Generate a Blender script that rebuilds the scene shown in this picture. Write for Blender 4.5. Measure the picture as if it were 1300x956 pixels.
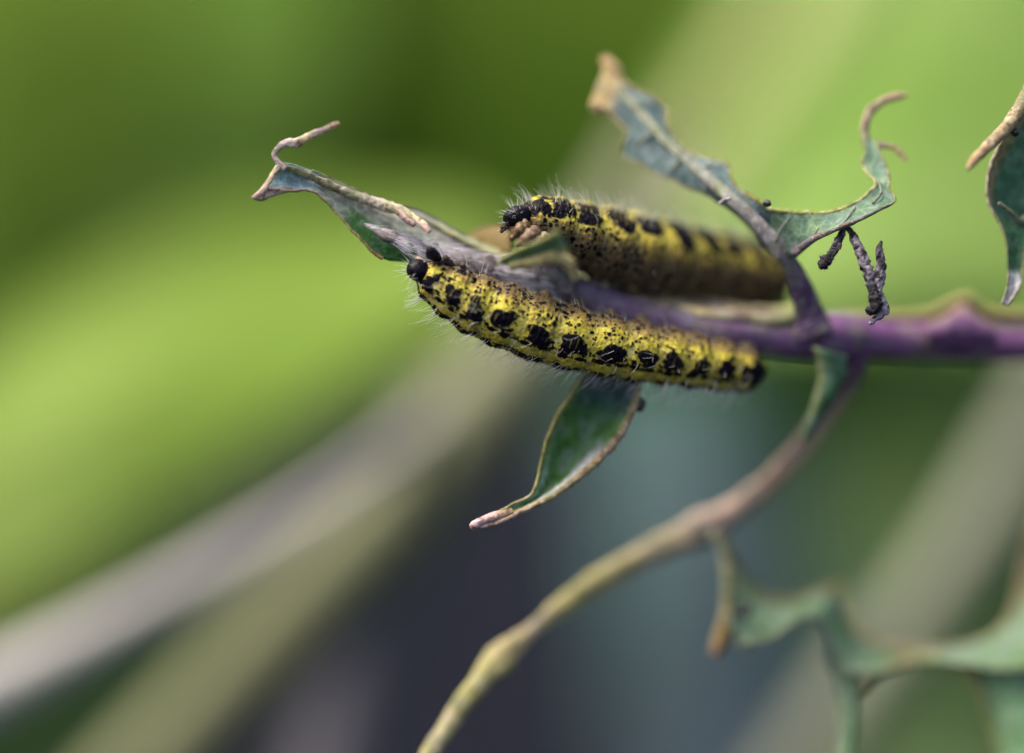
import bpy, math, random
import numpy as np
from mathutils import Matrix, Vector

for o in list(bpy.data.objects):
    bpy.data.objects.remove(o)
SC = bpy.context.scene
COL = SC.collection
rad = math.radians

# ------------------------------------------------------------------ camera
DIST = 239.0                    # mm from the lens to the plane of sharp focus
MMPX = 86.04 / 1300.0           # mm per photo pixel in that plane
PITCH = rad(22.0)               # the camera looks down on the plant
ORIGIN = Vector((0, 0, 0.36))   # the plane's centre, 36 cm above the soil
ROT = Matrix.Rotation(-PITCH, 3, 'X')
NROT = np.array(ROT)

cam_d = bpy.data.cameras.new('camera')
cam_d.lens = 100
cam_d.sensor_width = 36
cam_d.clip_start = 0.005
cam_d.clip_end = 200
cam_d.dof.use_dof = True
cam_d.dof.focus_distance = DIST * 0.001
cam_d.dof.aperture_fstop = 3.3
cam = bpy.data.objects.new('camera', cam_d)
COL.objects.link(cam)
cam.matrix_world = Matrix.Translation(ORIGIN + ROT @ Vector((0, -DIST * 0.001, 0))) @ (ROT @ Matrix.Rotation(rad(90), 3, 'X')).to_4x4()
SC.camera = cam

# ------------------------------------------------------------------ light
SUN_EL, SUN_AZ = 62.0, -72.0    # azimuth from the view direction (0 = behind the plant), minus = left
world = bpy.data.worlds.new('World')
SC.world = world
world.use_nodes = True
wn = world.node_tree.nodes
sky = wn.new('ShaderNodeTexSky')
sky.sky_type = 'NISHITA'
sky.sun_disc = False
sky.sun_elevation = rad(SUN_EL)
sky.sun_rotation = rad(SUN_AZ)
sky.air_density = 0.7
sky.dust_density = 7.0
sky.ozone_density = 0.3
wn['Background'].inputs['Strength'].default_value = 0.15
world.node_tree.links.new(sky.outputs[0], wn['Background'].inputs[0])
sun_d = bpy.data.lights.new('sun', 'SUN')
sun_d.energy = 1.5
sun_d.angle = rad(25)
sun_d.color = (1.0, 0.95, 0.86)
sun = bpy.data.objects.new('sun', sun_d)
COL.objects.link(sun)
sdir = Vector((math.cos(rad(SUN_EL)) * math.sin(rad(SUN_AZ)), math.cos(rad(SUN_EL)) * math.cos(rad(SUN_AZ)), math.sin(rad(SUN_EL))))
sun.rotation_euler = sdir.to_track_quat('Z', 'Y').to_euler()
SC.view_settings.view_transform = 'Standard'
SC.view_settings.look = 'None'
SC.view_settings.exposure = 1.5
SC.view_settings.gamma = 1.0
SC.view_settings.use_curve_mapping = False
SC.render.engine = 'CYCLES'
SC.cycles.use_denoising = True
SC.cycles.max_bounces = 8

# ------------------------------------------------------------------ helpers
rng = np.random.default_rng(7)


def P(px, py, d):
    """photo pixel and depth behind the focus plane (mm) -> camera-aligned mm"""
    k = MMPX * (DIST + d) / DIST
    return np.array([(px - 650) * k, d, -(py - 478) * k])


def to_world(v):
    return (np.asarray(v) * 0.001) @ NROT.T + np.array(ORIGIN)


def hash3(i, j, k, seed):
    n = (i * 374761393 + j * 668265263 + k * 2147483647 + seed * 1274126177) & 0xFFFFFFFF
    n = ((n ^ (n >> 13)) * 1274126177) & 0xFFFFFFFF
    n = n ^ (n >> 16)
    return (n & 0xFFFF) / 65535.0


def noise3(p, seed=0):
    """value noise 0..1 at points p (n x 3)"""
    p = np.asarray(p, float)
    i = np.floor(p).astype(np.int64)
    f = p - i
    f = f * f * (3 - 2 * f)
    out = 0
    for a in (0, 1):
        wa = f[..., 0] if a else 1 - f[..., 0]
        for b in (0, 1):
            wb = f[..., 1] if b else 1 - f[..., 1]
            for c in (0, 1):
                wc = f[..., 2] if c else 1 - f[..., 2]
                out = out + wa * wb * wc * hash3(i[..., 0] + a, i[..., 1] + b, i[..., 2] + c, seed)
    return out


def fbm(p, seed=0, octs=3):
    p = np.asarray(p, float)
    s, w, t = 0, 0.5, 0
    for o in range(octs):
        s = s + w * noise3(p * 2 ** o, seed + o * 17)
        t += w
        w *= 0.5
    return s / t


def sstep(a, b, x):
    t = np.clip((x - a) / (b - a), 0, 1)
    return t * t * (3 - 2 * t)


def lerp(a, b, t):
    t = np.asarray(t)[..., None]
    return np.asarray(a) * (1 - t) + np.asarray(b) * t


def spline(pts, n):
    """Catmull-Rom through the rows of pts, n rows evenly spaced by arc length of the first three columns"""
    p = np.asarray(pts, float)
    if len(p) == 2:
        t = np.linspace(0, 1, n)[:, None]
        return p[0] * (1 - t) + p[1] * t
    q = np.vstack([2 * p[0] - p[1], p, 2 * p[-1] - p[-2]])
    m = 24
    t = (np.arange(m) / m)[:, None]
    out = []
    for i in range(1, len(q) - 2):
        a, b, c, d = q[i - 1], q[i], q[i + 1], q[i + 2]
        out.append(0.5 * (2 * b + (c - a) * t + (2 * a - 5 * b + 4 * c - d) * t ** 2 + (3 * b - a - 3 * c + d) * t ** 3))
    out.append(p[-1:])
    out = np.vstack(out)
    s = np.concatenate([[0], np.cumsum(np.linalg.norm(np.diff(out[:, :3], axis=0), axis=1))])
    u = np.linspace(0, s[-1], n)
    return np.stack([np.interp(u, s, out[:, k]) for k in range(out.shape[1])], 1)


def curve(pix, n):
    """[(px, py, d, extra...)] -> n rows of camera mm (extra columns follow)"""
    rows = [np.concatenate([P(*r[:3]), np.asarray(r[3:], float)]) for r in pix]
    return spline(rows, n)


def root(name, at, label, cat, group=None):
    o = bpy.data.objects.new(name, None)
    o.empty_display_size = 0.005
    COL.objects.link(o)
    o.location = to_world(at)
    o['label'] = label
    o['category'] = cat
    if group:
        o['group'] = group
    return o


def add(name, V, F, mat, parent=None, col=None, label=None, cat=None, group=None, kind=None, smooth=True, at=None):
    """one mesh object from camera-mm vertices"""
    V = to_world(np.asarray(V, float))
    top = parent
    while top is not None and top.parent is not None:
        top = top.parent
    if top is not None:
        org = np.array(top.location)
    else:
        org = to_world(at) if at is not None else V.mean(0)
    me = bpy.data.meshes.new(name)
    V = V - org
    if isinstance(F, np.ndarray):
        me.vertices.add(len(V))
        me.vertices.foreach_set('co', V.astype(np.float32).ravel())
        k = F.shape[1]
        me.loops.add(F.size)
        me.loops.foreach_set('vertex_index', F.astype(np.int32).ravel())
        me.polygons.add(len(F))
        me.polygons.foreach_set('loop_start', np.arange(0, F.size, k, dtype=np.int32))
        me.update(calc_edges=True)
        me.validate()
    else:
        me.from_pydata(V.tolist(), [], F)
    if smooth:
        me.polygons.foreach_set('use_smooth', np.ones(len(me.polygons), dtype=bool))
    if col is not None:
        c = np.ones((len(V), 4), np.float32)
        c[:, :3] = col
        at_ = me.attributes.new('tint', 'FLOAT_COLOR', 'POINT')
        at_.data.foreach_set('color', c.ravel())
    me.materials.append(mat)
    o = bpy.data.objects.new(name, me)
    COL.objects.link(o)
    if parent is not None:
        o.parent = parent
    else:
        o.location = org
    for k_, v_ in (('label', label), ('category', cat), ('group', group), ('kind', kind)):
        if v_:
            o[k_] = v_
    return o


def material(name, rough=0.5, spec=0.5, trans=0.0, bump=(), vary=(), tint=None, net=0.0, bloom=0.0, sheen=0.0, coat=0.0, tmul=(1.12, 1.1, 0.65), sss=0.0):
    """tint attribute (or a flat colour) -> Principled, optional translucency, procedural bump and mottling in object space (per mm)"""
    m = bpy.data.materials.new(name)
    m.use_nodes = True
    nt = m.node_tree
    N, L = nt.nodes, nt.links
    b = N['Principled BSDF']
    tc = N.new('ShaderNodeTexCoord')
    if tint is None:
        a = N.new('ShaderNodeAttribute')
        a.attribute_name = 'tint'
        c = a.outputs['Color']
    else:
        r = N.new('ShaderNodeRGB')
        r.outputs[0].default_value = (*tint, 1)
        c = r.outputs[0]
    for sc, amt in vary:
        nz = N.new('ShaderNodeTexNoise')
        nz.inputs['Scale'].default_value = sc * 1000
        nz.inputs['Detail'].default_value = 4
        L.new(tc.outputs['Object'], nz.inputs['Vector'])
        mr = N.new('ShaderNodeMapRange')
        mr.inputs[1].default_value = 0.25
        mr.inputs[2].default_value = 0.75
        mr.inputs[3].default_value = 1 - amt
        mr.inputs[4].default_value = 1 + amt
        L.new(nz.outputs[0], mr.inputs[0])
        mx = N.new('ShaderNodeVectorMath')
        mx.operation = 'SCALE'
        L.new(c, mx.inputs[0])
        L.new(mr.outputs[0], mx.inputs['Scale'])
        c = mx.outputs[0]
    if net:
        vo = N.new('ShaderNodeTexVoronoi')
        vo.feature = 'DISTANCE_TO_EDGE'
        vo.inputs['Scale'].default_value = net * 1000
        L.new(tc.outputs['Object'], vo.inputs['Vector'])
        mr = N.new('ShaderNodeMapRange')
        mr.inputs[1].default_value = 0.0
        mr.inputs[2].default_value = 0.12
        mr.inputs[3].default_value = 1.45
        mr.inputs[4].default_value = 0.95
        L.new(vo.outputs['Distance'], mr.inputs[0])
        mx = N.new('ShaderNodeVectorMath')
        mx.operation = 'SCALE'
        L.new(c, mx.inputs[0])
        L.new(mr.outputs[0], mx.inputs['Scale'])
        c = mx.outputs[0]
    if bloom:
        nz = N.new('ShaderNodeTexNoise')
        nz.inputs['Scale'].default_value = 700
        nz.inputs['Detail'].default_value = 8
        nz.inputs['Roughness'].default_value = 0.7
        L.new(tc.outputs['Object'], nz.inputs['Vector'])
        mr = N.new('ShaderNodeMapRange')
        mr.inputs[1].default_value = 0.48
        mr.inputs[2].default_value = 0.66
        mr.inputs[4].default_value = bloom
        L.new(nz.outputs[0], mr.inputs[0])
        mx = N.new('ShaderNodeMix')
        mx.data_type = 'RGBA'
        L.new(mr.outputs[0], mx.inputs[0])
        L.new(c, mx.inputs[6])
        mx.inputs[7].default_value = (0.26, 0.30, 0.29, 1)
        c = mx.outputs[2]
    L.new(c, b.inputs['Base Color'])
    b.inputs['Roughness'].default_value = rough
    b.inputs['Specular IOR Level'].default_value = spec
    b.inputs['Sheen Weight'].default_value = sheen
    b.inputs['Coat Weight'].default_value = coat
    if sss:
        b.inputs['Subsurface Weight'].default_value = sss
        b.inputs['Subsurface Radius'].default_value = (1, 0.7, 0.3)
        b.inputs['Subsurface Scale'].default_value = 0.0006
    nrm = None
    for sc, strength, dist in bump:
        nz = N.new('ShaderNodeTexNoise')
        nz.inputs['Scale'].default_value = sc * 1000
        nz.inputs['Detail'].default_value = 5
        L.new(tc.outputs['Object'], nz.inputs['Vector'])
        bp = N.new('ShaderNodeBump')
        bp.inputs['Strength'].default_value = strength
        bp.inputs['Distance'].default_value = dist * 0.001
        L.new(nz.outputs[0], bp.inputs['Height'])
        if nrm is not None:
            L.new(nrm, bp.inputs['Normal'])
        nrm = bp.outputs[0]
    if nrm is not None:
        L.new(nrm, b.inputs['Normal'])
    if trans:
        t = N.new('ShaderNodeBsdfTranslucent')
        mu = N.new('ShaderNodeVectorMath')
        mu.operation = 'MULTIPLY'
        mu.inputs[1].default_value = tmul
        L.new(c, mu.inputs[0])
        L.new(mu.outputs[0], t.inputs['Color'])
        if nrm is not None:
            L.new(nrm, t.inputs['Normal'])
        ms = N.new('ShaderNodeMixShader')
        ms.inputs[0].default_value = trans
        L.new(b.outputs[0], ms.inputs[1])
        L.new(t.outputs[0], ms.inputs[2])
        L.new(ms.outputs[0], N['Material Output'].inputs['Surface'])
    return m


def grid_faces(nu, nv, wrap=False, off=0):
    i = np.arange(nu - 1)[:, None]
    j = np.arange(nv if wrap else nv - 1)[None, :]
    a = i * nv + j
    b = i * nv + (j + 1) % nv
    return np.stack([a, b, b + nv, a + nv], -1).reshape(-1, 4) + off


def tube(c, r, ns=10, seed=0, lump=0.0, freq=1.0, flat=1.0):
    """tapered tube along rows of camera mm; returns V, F, (s, angle) per vertex"""
    c = np.asarray(c, float)[:, :3]
    n = len(c)
    r = np.broadcast_to(np.asarray(r, float), (n,)).copy()
    T = np.gradient(c, axis=0)
    T /= np.linalg.norm(T, axis=1, keepdims=True) + 1e-12
    ref = np.array([0, -1.0, 0])
    A = ref - T * (T @ ref)[:, None]
    bad = np.linalg.norm(A, axis=1) < 0.15
    A[bad] = np.array([1.0, 0, 0.3]) - T[bad] * (T[bad] @ np.array([1.0, 0, 0.3]))[:, None]
    A /= np.linalg.norm(A, axis=1, keepdims=True)
    B = np.cross(T, A)
    ang = np.arange(ns) / ns * 2 * np.pi
    off = A[:, None] * (np.cos(ang) * flat)[None, :, None] + B[:, None] * np.sin(ang)[None, :, None]
    R = np.repeat(r[:, None], ns, 1)
    if lump:
        q = c[:, None] * freq + off * 1.3
        R = R * (1 + lump * 2 * (fbm(q.reshape(-1, 3), seed).reshape(n, ns) - 0.5) + lump * 1.1 * (fbm(q.reshape(-1, 3) * 3.7, seed + 5).reshape(n, ns) - 0.5))
    V = (c[:, None] + off * R[..., None]).reshape(-1, 3)
    F = [tuple(f) for f in grid_faces(n, ns, True)]
    V = np.vstack([V, c[0] - T[0] * r[0] * 0.5, c[-1] + T[-1] * r[-1] * 0.5])
    k = n * ns
    for j in range(ns):
        F.append((k, (j + 1) % ns, j))
        F.append((k + 1, (n - 1) * ns + j, (n - 1) * ns + (j + 1) % ns))
    s = np.concatenate([np.repeat(np.linspace(0, 1, n), ns), [0, 1]])
    return V, F, s


def jitter(c, amp, freq, seed):
    """ragged edge: push rows of a curve about in the picture plane"""
    c = c.copy()
    T = np.gradient(c[:, :3], axis=0)
    T /= np.linalg.norm(T, axis=1, keepdims=True) + 1e-12
    Nn = np.cross(T, np.array([0, 1.0, 0]))
    s = np.concatenate([[0], np.cumsum(np.linalg.norm(np.diff(c[:, :3], axis=0), axis=1))])
    q = np.stack([s * freq, s * 0 + 0.5, s * 0 + 0.5], 1)
    c[:, :3] += Nn * (amp * 2 * (fbm(q, seed, 4) - 0.5))[:, None]
    return c


def loft(curves, nu=60, nv=14, thick=0.3, ragged=0.12, seed=0, wrinkle=0.12, wfreq=0.5, colf=None):
    """leaf sheet through several pixel curves, with thickness; returns V, F, col, edge0, edge1"""
    cs = [curve(c, nu) for c in curves]
    if thick <= 0:                                                       # far leaves: rounded ends, scalloped sides
        for i_ in (0, -1):
            u_ = np.linspace(0, 1, nu)
            pull = 0.5 * (1 - np.sqrt(np.clip(1 - np.abs(2 * u_ - 1) ** 7, 0, 1)))
            m_ = cs[len(cs) // 2][:, :3]
            cs[i_][:, :3] += (m_ - cs[i_][:, :3]) * pull[:, None] * 1.6
    if ragged:
        cs[0] = jitter(cs[0], ragged, 1.6, seed + 1)
        cs[-1] = jitter(cs[-1], ragged, 1.6, seed + 2)
    G = np.stack([spline(np.stack([c[i, :3] for c in cs]), nv) for i in range(nu)])
    du = np.gradient(G, axis=0)
    dv = np.gradient(G, axis=1)
    Nn = np.cross(du, dv)
    Nn /= np.linalg.norm(Nn, axis=2, keepdims=True) + 1e-9
    if np.mean(Nn[..., 1]) > 0:
        Nn = -Nn
    w = (fbm((G * wfreq).reshape(-1, 3), seed, 3).reshape(nu, nv) - 0.5) * 2 * wrinkle
    G = G + Nn * w[..., None]
    th = thick * (0.35 + 0.65 * np.sin(np.linspace(0, 1, nv) * np.pi) ** 0.5)[None, :, None]
    s, t = np.meshgrid(np.linspace(0, 1, nu), np.linspace(0, 1, nv), indexing='ij')
    if thick <= 0:
        V = G.reshape(-1, 3)
        F = grid_faces(nu, nv)
        S, Tt = s.ravel(), t.ravel()
    else:
        V = np.vstack([(G + Nn * th / 2).reshape(-1, 3), (G - Nn * th / 2).reshape(-1, 3)])
        f = grid_faces(nu, nv)
        k = nu * nv
        F = [f, f[:, ::-1] + k]
        i = np.arange(nu - 1) * nv
        F.append(np.stack([i, i + nv, i + nv + k, i + k], 1))
        i = i + nv - 1
        F.append(np.stack([i, i + k, i + nv + k, i + nv], 1))
        j = np.arange(nv - 1)
        F.append(np.stack([j, j + k, j + 1 + k, j + 1], 1))
        j = j + (nu - 1) * nv
        F.append(np.stack([j, j + 1, j + 1 + k, j + k], 1))
        F = np.vstack(F)
        S, Tt = np.tile(s.ravel(), 2), np.tile(t.ravel(), 2)
    c = colf(S, Tt, V) if colf else None
    return V, F, c, G[:, 0], G[:, -1]


def join(parts):
    """[(V, F, col)] -> one"""
    Vs, Fs, Cs, k = [], [], [], 0
    for V, F, c in parts:
        Vs.append(V)
        Fs += [tuple(int(x) + k for x in f) for f in F]
        Cs.append(np.broadcast_to(np.asarray(c, float), (len(V), 3)))
        k += len(V)
    return np.vstack(Vs), Fs, np.vstack(Cs)


def mottle(V, freq, seed):
    return fbm(V * freq, seed, 4)


def weather(c, V, seed):
    """dry brown flecks, pale scabs and uneven tone on rims and ribs"""
    c = np.asarray(c) * (0.62 + 0.7 * mottle(V, 1.3, seed))[:, None]
    c = lerp(c, (0.10, 0.055, 0.025), 0.75 * sstep(0.56, 0.68, mottle(V, 2.6, seed + 11)))
    c = lerp(c, (0.42, 0.39, 0.30), 0.6 * sstep(0.60, 0.70, mottle(V, 3.4, seed + 23)))
    return lerp(c, (0.11, 0.14, 0.05), 0.5 * sstep(0.56, 0.66, mottle(V, 0.9, seed + 31)))


def ramp_col(stops, s):
    xs = [a for a, _ in stops]
    return np.stack([np.interp(s, xs, [c[k] for _, c in stops]) for k in range(3)], 1)


# ------------------------------------------------------------------ materials
M_LEAF = material('cabbage_leaf_skin', 0.6, 0.12, 0.30, net=0.9, bloom=0.5, bump=((1.2, 0.45, 0.3), (5, 0.5, 0.1)), vary=((1.2, 0.2), (6, 0.22)))
M_RIND = material('leaf_margin_rind', 0.65, 0.2, 0.15, bump=((3, 0.7, 0.2), (9, 0.6, 0.07)), vary=((3, 0.25), (9, 0.2)))
M_STEM = material('stem_skin', 0.6, 0.15, 0.0, bloom=0.25, bump=((1.5, 0.4, 0.25), (7, 0.5, 0.08)), vary=((1.0, 0.25), (4, 0.2)))
M_FAR = material('far_leaf_skin', 0.8, 0.0, 0.5, bump=((0.12, 0.4, 2.0),), vary=((0.03, 0.15),))
M_FARSTEM = material('far_stalk_skin', 0.55, 0.4, 0.1, bump=((0.3, 0.3, 0.5),), vary=((0.08, 0.15),))
M_BODY = material('caterpillar_skin', 0.36, 0.05, 0.0, bump=((9, 0.5, 0.06),), vary=((4, 0.15),))
M_HEAD = material('caterpillar_head_shell', 0.22, 0.08, 0.0, bump=((3, 0.6, 0.16), (9, 0.6, 0.06)), vary=((5, 0.3),))
M_HAIR = material('white_hair', 0.35, 0.5, 0.35, tint=(0.75, 0.76, 0.70), tmul=(1, 1, 1))
M_SILK = material('silk', 0.6, 0.4, 0.3, tint=(0.68, 0.64, 0.66), tmul=(1, 1, 1))
M_FRASS = material('dark_frass', 0.4, 0.5, 0.0, tint=(0.015, 0.012, 0.014), bump=((5, 0.7, 0.12),), vary=((3, 0.4),))
M_DEAD = material('withered_skin', 0.7, 0.3, 0.0, bump=((5, 0.9, 0.2),), vary=((4, 0.3),))
M_SOIL = material('soil', 0.95, 0.0, 0.0, tint=(0.008, 0.009, 0.013), bump=((0.05, 0.8, 12.0), (0.2, 0.8, 3.0)), vary=((0.02, 0.3), (0.1, 0.3)))

# ------------------------------------------------------------------ setting: ground
def make_ground():
    n = 160
    x = np.linspace(-1, 1, n)
    x = np.sign(x) * np.abs(x) ** 3 * 30
    X, Y = np.meshgrid(x, x + 0.6, indexing='ij')
    q = np.stack([X.ravel(), Y.ravel(), 0 * X.ravel()], 1)
    Z = (fbm(q * 14, 3, 4) - 0.5) * 0.03
    V = np.stack([X.ravel(), Y.ravel(), Z], 1)
    me = bpy.data.meshes.new('ground')
    me.from_pydata(V.tolist(), [], grid_faces(n, n).tolist())
    me.materials.append(M_SOIL)
    o = bpy.data.objects.new('ground', me)
    COL.objects.link(o)
    o['kind'] = 'structure'
    me.polygons.foreach_set('use_smooth', np.ones(len(me.polygons), dtype=bool))


make_ground()

# ------------------------------------------------------------------ setting: leaves and stalks far behind, out of focus
def far_leaf(name, curves, colf, label, rib=None, rib_r=3.0, rib_col=(0.3, 0.32, 0.15), seed=0, group='cabbage leaves out of focus in the background', mat=None, wr=4.0):
    nb = curves[len(curves) // 2]
    rt = root(name, P(*nb[0][:3]), label, 'leaf', group)
    V, F, c, e0, e1 = loft(curves, 60, 30, 0.0, 2.5, seed, wr, 0.02, colf)
    add('blade', V, F, mat or M_FAR, rt, c)
    if rib:
        cc = curve(rib, 40)
        V, F, s = tube(cc, np.linspace(rib_r, rib_r * 0.4, 40), 10, seed, 0.08, 0.1)
        add('midrib', V, F, M_FARSTEM, rt, np.broadcast_to(rib_col, (len(V), 3)))
    return rt


def far_stalk(name, pix, colf, label, seed=0, group='stalks out of focus in the background', flat=1.0):
    cc = curve(pix, 60)
    k = (DIST + cc[:, 1]) / DIST * MMPX
    V, F, s = tube(cc, cc[:, 3] * k, 20, seed, 0.10, 0.06, flat)
    c = colf(s, V) if callable(colf) else np.broadcast_to(colf, (len(V), 3))
    return add(name, V, F, M_FARSTEM, None, c, label, 'stalk', group, at=cc[0, :3])


def flat_col(a, b=None, f=0.03, seed=1):
    def g(s, t, V):
        if b is None:
            return np.broadcast_to(a, (len(V), 3))
        return lerp(a, b, sstep(0.3, 0.7, fbm(V * f, seed, 2)))
    return g


# bright yellow-green leaf on the left
far_leaf('cabbage_leaf',
         [[(-420, 240, 200), (-100, 215, 200), (250, 250, 190), (640, 270, 175)],
          [(-420, 540, 150), (-100, 480, 145), (250, 440, 140), (650, 350, 150)],
          [(-420, 960, 130), (-100, 815, 128), (200, 640, 128), (430, 490, 133), (620, 385, 148)]],
         flat_col((0.150, 0.240, 0.040), (0.205, 0.295, 0.070), 0.03, 4),
         'bright yellow-green blurred leaf filling the left side above the pale stalk', seed=11)
# deep green leaf across the top
far_leaf('cabbage_leaf',
         [[(-480, -420, 330), (200, -420, 330), (1150, -420, 330)],
          [(-480, 60, 250), (200, 60, 250), (1150, 20, 260)],
          [(-480, 480, 220), (250, 470, 220), (700, 520, 220), (1150, 560, 230)]],
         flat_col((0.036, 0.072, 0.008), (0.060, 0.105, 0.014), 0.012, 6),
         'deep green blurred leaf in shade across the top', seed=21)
# mid green leaf nearer, upper left
far_leaf('cabbage_leaf',
         [[(-480, -420, 290), (0, -420, 290), (420, -420, 290)],
          [(-480, 60, 215), (0, 60, 215), (440, 40, 220)],
          [(-480, 470, 185), (0, 460, 185), (380, 420, 190)]],
         flat_col((0.078, 0.150, 0.022), (0.105, 0.185, 0.034), 0.02, 16),
         'mid green blurred leaf at upper left in front of the deep green one', seed=81)
# bright green leaf on the right
far_leaf('cabbage_leaf',
         [[(1100, -340, 290), (950, 0, 235), (840, 190, 200), (740, 400, 170)],
          [(1350, -340, 270), (1200, 0, 215), (1120, 200, 180), (1040, 400, 150)],
          [(1850, -340, 290), (1700, 60, 235), (1600, 230, 200), (1500, 430, 170)]],
         flat_col((0.155, 0.265, 0.055), (0.215, 0.32, 0.09), 0.03, 8),
         'bright green blurred leaf behind the upright torn leaf at right',
         rib=[(1130, -320, 270), (1015, 20, 218), (900, 190, 188), (790, 350, 165)], rib_r=8, rib_col=(0.24, 0.27, 0.08), seed=31)
# dull blue-green leaf low in the middle
far_leaf('cabbage_leaf',
         [[(760, 1250, 190), (770, 900, 195), (750, 640, 205), (680, 480, 215)],
          [(900, 1250, 170), (900, 900, 175), (900, 640, 185), (880, 470, 195)],
          [(1100, 1250, 190), (1060, 900, 195), (1020, 640, 205), (980, 460, 215)]],
         flat_col((0.090, 0.185, 0.180), (0.130, 0.165, 0.205), 0.03, 9),
         'dull blue-green blurred leaf low behind the hanging brown branch', seed=41)
# green leaf at lower right
far_leaf('cabbage_leaf',
         [[(1010, 1250, 170), (1020, 900, 205), (1000, 640, 240), (960, 400, 280)],
          [(1250, 1250, 155), (1230, 900, 190), (1210, 640, 225), (1200, 400, 265)],
          [(1700, 1250, 170), (1650, 900, 205), (1600, 640, 240), (1550, 380, 280)]],
         flat_col((0.090, 0.158, 0.058), (0.115, 0.175, 0.075), 0.03, 12),
         'mid green blurred leaf at lower right under the purple stem', seed=51)
# lighter leaf added to brighten the upper left corner, and a leaf low left
far_leaf('cabbage_leaf',
         [[(-520, -360, 200), (-480, 60, 170), (-460, 420, 150)],
          [(-220, -380, 190), (-180, 40, 160), (-160, 430, 140)],
          [(330, -400, 205), (230, 0, 180), (90, 440, 160)]],
         flat_col((0.095, 0.160, 0.022), (0.135, 0.205, 0.035), 0.03, 14),
         'added lighter green blurred leaf brightening the upper left corner', seed=61)
far_leaf('cabbage_leaf',
         [[(-320, 860, 150), (-40, 790, 150), (200, 700, 150), (330, 660, 155)],
          [(-320, 1020, 140), (-40, 950, 140), (200, 860, 140), (330, 760, 145)],
          [(-320, 1240, 150), (-40, 1180, 150), (180, 1080, 150), (300, 900, 155)]],
         flat_col((0.065, 0.13, 0.045), (0.09, 0.15, 0.06), 0.03, 15),
         'dull green blurred leaf at lower left below the pale lilac stalk', seed=71)
# pale stalks
far_stalk('stalk', [(-900, 1400, 40, 50), (-260, 1015, 54, 40), (-60, 900, 58, 37), (90, 822, 62, 32), (250, 735, 68, 25), (400, 643, 74, 17), (520, 555, 80, 13), (620, 475, 86, 12), (740, 375, 92, 12), (900, 240, 102, 9)],
          (0.265, 0.255, 0.225), 'pale lilac-grey blurred stalk slanting up under the bright leaf', 3)
far_stalk('stalk', [(-300, 1500, 92, 52), (60, 1100, 90, 46), (240, 920, 90, 50), (430, 725, 88, 60), (560, 580, 86, 64), (650, 470, 86, 62), (730, 360, 90, 44), (840, 180, 110, 30)],
          (0.110, 0.118, 0.050), 'broad olive-beige blurred stalk below the pale lilac one', 5)
far_stalk('stalk', [(300, 1600, 84, 62), (400, 1080, 88, 56), (440, 880, 90, 54), (488, 740, 92, 50), (525, 630, 95, 42), (560, 500, 98, 32)],
          (0.062, 0.058, 0.064), 'dark grey blurred stalk standing upright in the shade', 7)
far_stalk('stalk', [(600, 1500, 90, 46), (940, 1080, 96, 40), (1075, 890, 98, 40), (1190, 745, 100, 38), (1280, 600, 104, 35), (1370, 445, 108, 32), (1560, 100, 120, 26)],
          (0.125, 0.135, 0.085), 'pale grey-green blurred stalk slanting at lower right', 9)

# ------------------------------------------------------------------ the chewed cabbage plant
PURPLE = (0.098, 0.040, 0.108)
GREYP = (0.12, 0.085, 0.125)
TEAL = (0.055, 0.115, 0.105)
DGREEN = (0.030, 0.085, 0.020)
OLIVE = (0.24, 0.22, 0.06)
CREAM = (0.42, 0.36, 0.22)
PINK = (0.40, 0.26, 0.24)
BROWN = (0.16, 0.09, 0.045)

plant = root('cabbage_plant', P(1300, 436, 9), 'chewed purple-stemmed cabbage shoot carrying both caterpillars', 'plant')

# main stem
cc = curve([(690, 350, 5, 18), (780, 392, 6.5, 24), (880, 416, 7.5, 25), (1000, 428, 9, 26), (1060, 427, 10, 30), (1100, 430, 11.5, 26), (1200, 434, 13.6, 24),
            (1300, 435, 15, 24), (1500, 440, 14, 25), (1800, 462, 18, 28), (2300, 520, 30, 32)], 420)
V, F, s = tube(cc, cc[:, 3] * MMPX * (DIST + cc[:, 1]) / DIST, 40, 2, 0.09, 0.5)
c = ramp_col([(0, GREYP), (0.13, (0.10, 0.065, 0.11)), (0.2, PURPLE), (0.4, (0.120, 0.046, 0.125)), (1, (0.120, 0.046, 0.125))], s)
c = c * (0.6 + 0.8 * mottle(V * np.array([0.25, 1, 1]), 1.6, 5))[:, None]
c = lerp(c, (0.15, 0.14, 0.07), 0.55 * sstep(0.55, 0.7, mottle(V * np.array([0.4, 1, 1]), 0.9, 15)))
stem = add('stem', V, F, M_STEM, plant, c)
# leaf scar on the stem
V, F, c, _, _ = loft([[(1180, 412, 11), (1200, 402, 10.6), (1222, 388, 11), (1245, 404, 10.6), (1262, 412, 11)],
                      [(1178, 424, 10.2), (1200, 418, 9.8), (1222, 412, 9.8), (1245, 420, 9.8), (1264, 424, 10.2)],
                      [(1180, 436, 11), (1200, 436, 10.4), (1222, 436, 10.2), (1245, 436, 10.4), (1262, 436, 11)]], 30, 10, 0.8, 0.1, 4,
                     colf=lambda s, t, V: lerp((0.14, 0.09, 0.07), PURPLE, sstep(0.1, 0.5, t)))
add('leaf_scar', V, F, M_STEM, stem, c)
# yellowing rim along the stem's upper side
cc = curve([(1060, 402, 12, 5), (1120, 402, 13, 7), (1180, 400, 13.8, 8), (1225, 381, 13.6, 10), (1250, 397, 14, 8), (1330, 402, 14.2, 8), (1420, 406, 14.4, 7), (1500, 414, 14.2, 3)], 60)
V, F, s = tube(cc, cc[:, 3] * MMPX, 10, 8, 0.2, 0.6)
add('dry_rim', V, F, M_RIND, stem, np.broadcast_to((0.19, 0.145, 0.06), (len(V), 3)))


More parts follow.
